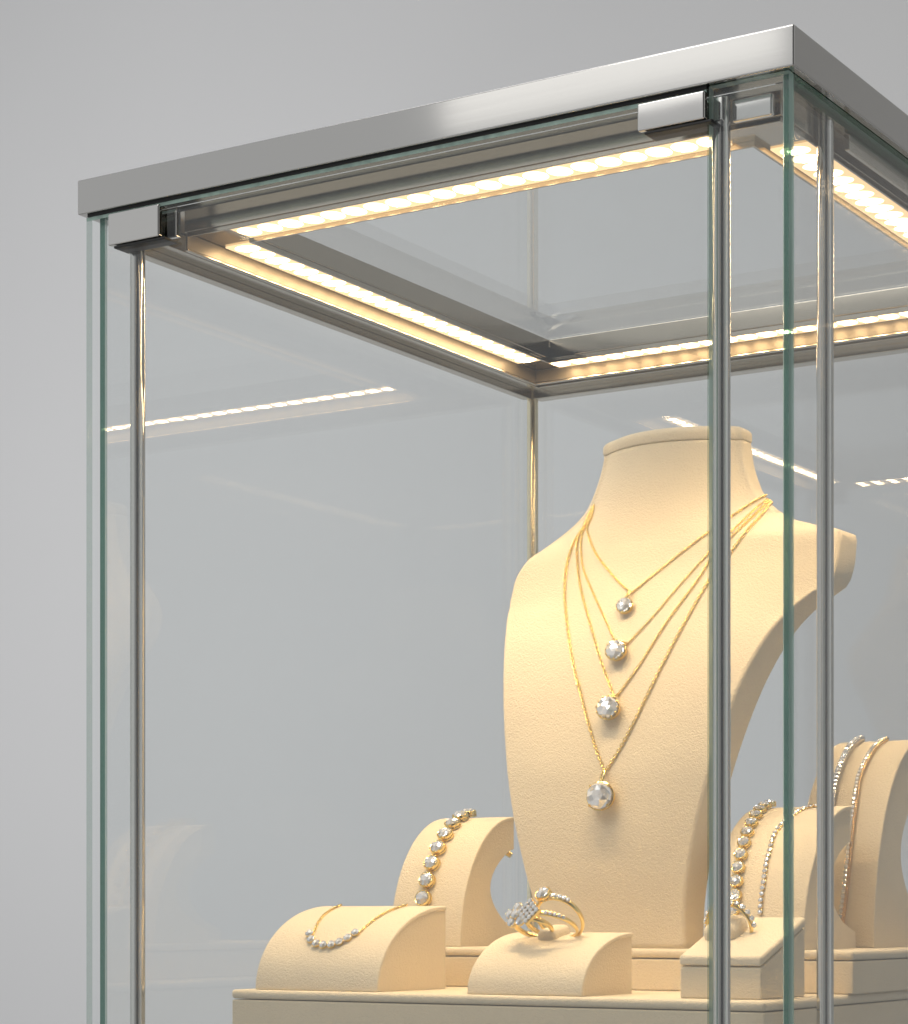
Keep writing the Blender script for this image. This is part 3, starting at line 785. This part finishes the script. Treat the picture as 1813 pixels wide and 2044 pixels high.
# ---- necklace draped over the low block
nk = empty('necklace', hit(BVN, *c6(655, 915))[0], 'fine gold necklace with a curved row of diamonds, draped over the low block', 'necklace')
bm = bmesh.new()
for side in ([c6(790, 683), c6(740, 686), c6(690, 697), c6(620, 738), c6(580, 785), c6(558, 835), c6(545, 850)],
             [c6(1205, 683), c6(1150, 684), c6(1080, 690), c6(980, 722), c6(900, 768), c6(815, 838), c6(795, 848)]):
    P, Nn = path_on(BVN, side); links(bm, P, Nn, 0.00125, 0.00085, 0.00032, lift=0.0009)
obj('chain', bm, M['gold'], nk, True)
for x, y in ((533, 856), (541, 888), (570, 910), (611, 918), (655, 917), (700, 902), (746, 879), (789, 851)):
    p, n = hit(BVN, *c6(x, y)); n = (n+Vector((0.1, -0.3, 0.25))).normalized()
    s = inst('setting', ME_SET6, nk, frame(p+n*0.0026, n, Vector((1, 0, 0))), 0.0028); inst_under('diamond', ME_STONE, s)

# ---- rings
def band(bm, c, u, v, R, r, a0=0, a1=2*PI, n=64, flat=1.0, mi=0, taper=0.0):
    ax = u.cross(v).normalized(); rings = []
    full = abs(a1-a0-2*PI) < 1e-4; m = n if full else n+1
    for k in range(m):
        a = a0+(a1-a0)*k/n; d = u*math.cos(a)+v*math.sin(a)
        rr = r*(1+taper*math.cos(a))
        rings.append([bm.verts.new(c+d*(R+rr*math.cos(2*PI*j/8))+ax*rr*flat*math.sin(2*PI*j/8)) for j in range(8)])
    prs = list(zip(rings, rings[1:]))+([(rings[-1], rings[0])] if full else [])
    for a, b in prs:
        for j in range(8): bm.faces.new((a[j], a[(j+1) % 8], b[(j+1) % 8], b[j])).material_index = mi
def pad(parent, p, n, sx, sy, sz):
    """padded tongue that grips the rings, long side running front to back"""
    n = n.normalized(); x = Vector((1, 0, 0)); y = n.cross(x).normalized()
    bm = B(-sx/2, sx/2, -sy/2, sy/2, -sz*0.5, sz*0.5, min(sx, sz)*0.36, 5)
    bm.transform(Matrix(((x.x, y.x, n.x, p.x), (x.y, y.y, n.y, p.y), (x.z, y.z, n.z, p.z), (0, 0, 0, 1))))
    return obj('holder_pad', bm, M['suede'], parent, True)
def ring_thing(label, B0, u, R, r, head, stones=(), sr=0.00105, me=None):
    """B0 lowest point of the band, u from there to the head; the band opens along X"""
    u = Vector(u).normalized(); v = Vector((1, 0, 0)); v = (v-u*v.dot(u)).normalized()
    c = B0+u*R
    rt = empty('ring', B0, label, 'ring', 'gold rings on the suede stands')
    bm = bmesh.new(); band(bm, c, u, v, R, r, flat=1.4, taper=0.2); obj('band', bm, M['gold'], rt, True)
    ax = u.cross(v).normalized()
    for a in stones:
        d = u*math.cos(a)+v*math.sin(a)
        inst('diamond_link', me or ME_LINK_G, rt, frame(c+d*(R+r*1.1+sr*0.5)-ax*0.0002, (d*0.75-Vector((0, 1, 0))*0.5), ax), sr)
    top = c+u*(R+r); fn = (u+Vector((0.12, -0.35, 0.1))).normalized()
    if head == 'solitaire':
        s = inst('setting', ME_BEZEL, rt, frame(top+u*0.0036, fn, v), 0.0046); inst_under('diamond', ME_STONE, s)
    elif head == 'pave':
        T = frame(top+u*0.0020, fn, v) @ Matrix.Rotation(PI/4, 4, 'Z')
        bm = bmesh.new(); bmesh.ops.create_cube(bm, size=1, matrix=T @ Matrix.Diagonal((0.0134, 0.0134, 0.0020, 1)))
        pl = obj('setting', bm, M['gold'], rt)
        for i in range(4):
            for j in range(4):
                inst('diamond', ME_LINK_S, pl, T @ Matrix.Translation(((i-1.5)*0.0033, (j-1.5)*0.0033, 0.0020)), 0.00160)
    else:
        T = frame(top+u*0.0024, fn, v)
        for k in range(6):
            a = 2*PI*k/5+0.4; rr = 0.0 if k == 5 else 0.0058
            M4 = T @ Matrix.Translation((rr*math.cos(a), rr*math.sin(a), 0.0014 if k == 5 else 0))
            s = inst('setting', ME_SET6, rt, M4, 0.0031); inst_under('diamond', ME_STONE, s)
    return rt
BVR = bvh_of(rb_cover); base, bn_ = hit(BVR, *c5(440, 1552))
p0, n0 = hit(BVR, *c5(362, 1548)); pad(rb, p0, n0, 0.0140, 0.024, 0.0115)
ang = [0.30, 0.46, 0.62, 0.78, 0.94]
ring_thing('gold solitaire ring standing highest in the fan on the low ring block', base+Vector((0.002, 0.0035, -0.0008)), (-.30, -.55, .78), 0.0162, 0.0013, 'solitaire', ang, 0.00150)
ring_thing('gold ring with a square head of tiny pave diamonds, middle of the fan', base+Vector((0.001, 0.0020, -0.0005)), (-.36, -.80, .44), 0.0168, 0.0012, 'pave', [0.62, 0.78, 0.94, 1.10, 1.26], 0.00125)
ring_thing('gold ring with a flower cluster of diamonds, lowest in the fan', base+Vector((-0.0150, -0.0010, 0.0000)), (-.31, -.80, .47), 0.0126, 0.0014, 'flower')
BVQ = bvh_of(rq_top); q, qn = hit(BVQ, 1440, 1868); pad(rq, q+Vector((0.0012, 0.004, 0.0025)), qn, 0.0220, 0.027, 0.0160)
ring_thing('gold flower cluster ring with a stone set band, alone on the square sloping stand', q+Vector((0.0035, 0.010, -0.0085)), (-.04, -.30, .95), 0.0148, 0.0012, 'flower', [0.45, 0.72, 0.99, 1.26, 1.53, -0.72, -1.0, -1.3, -1.58], 0.0018)
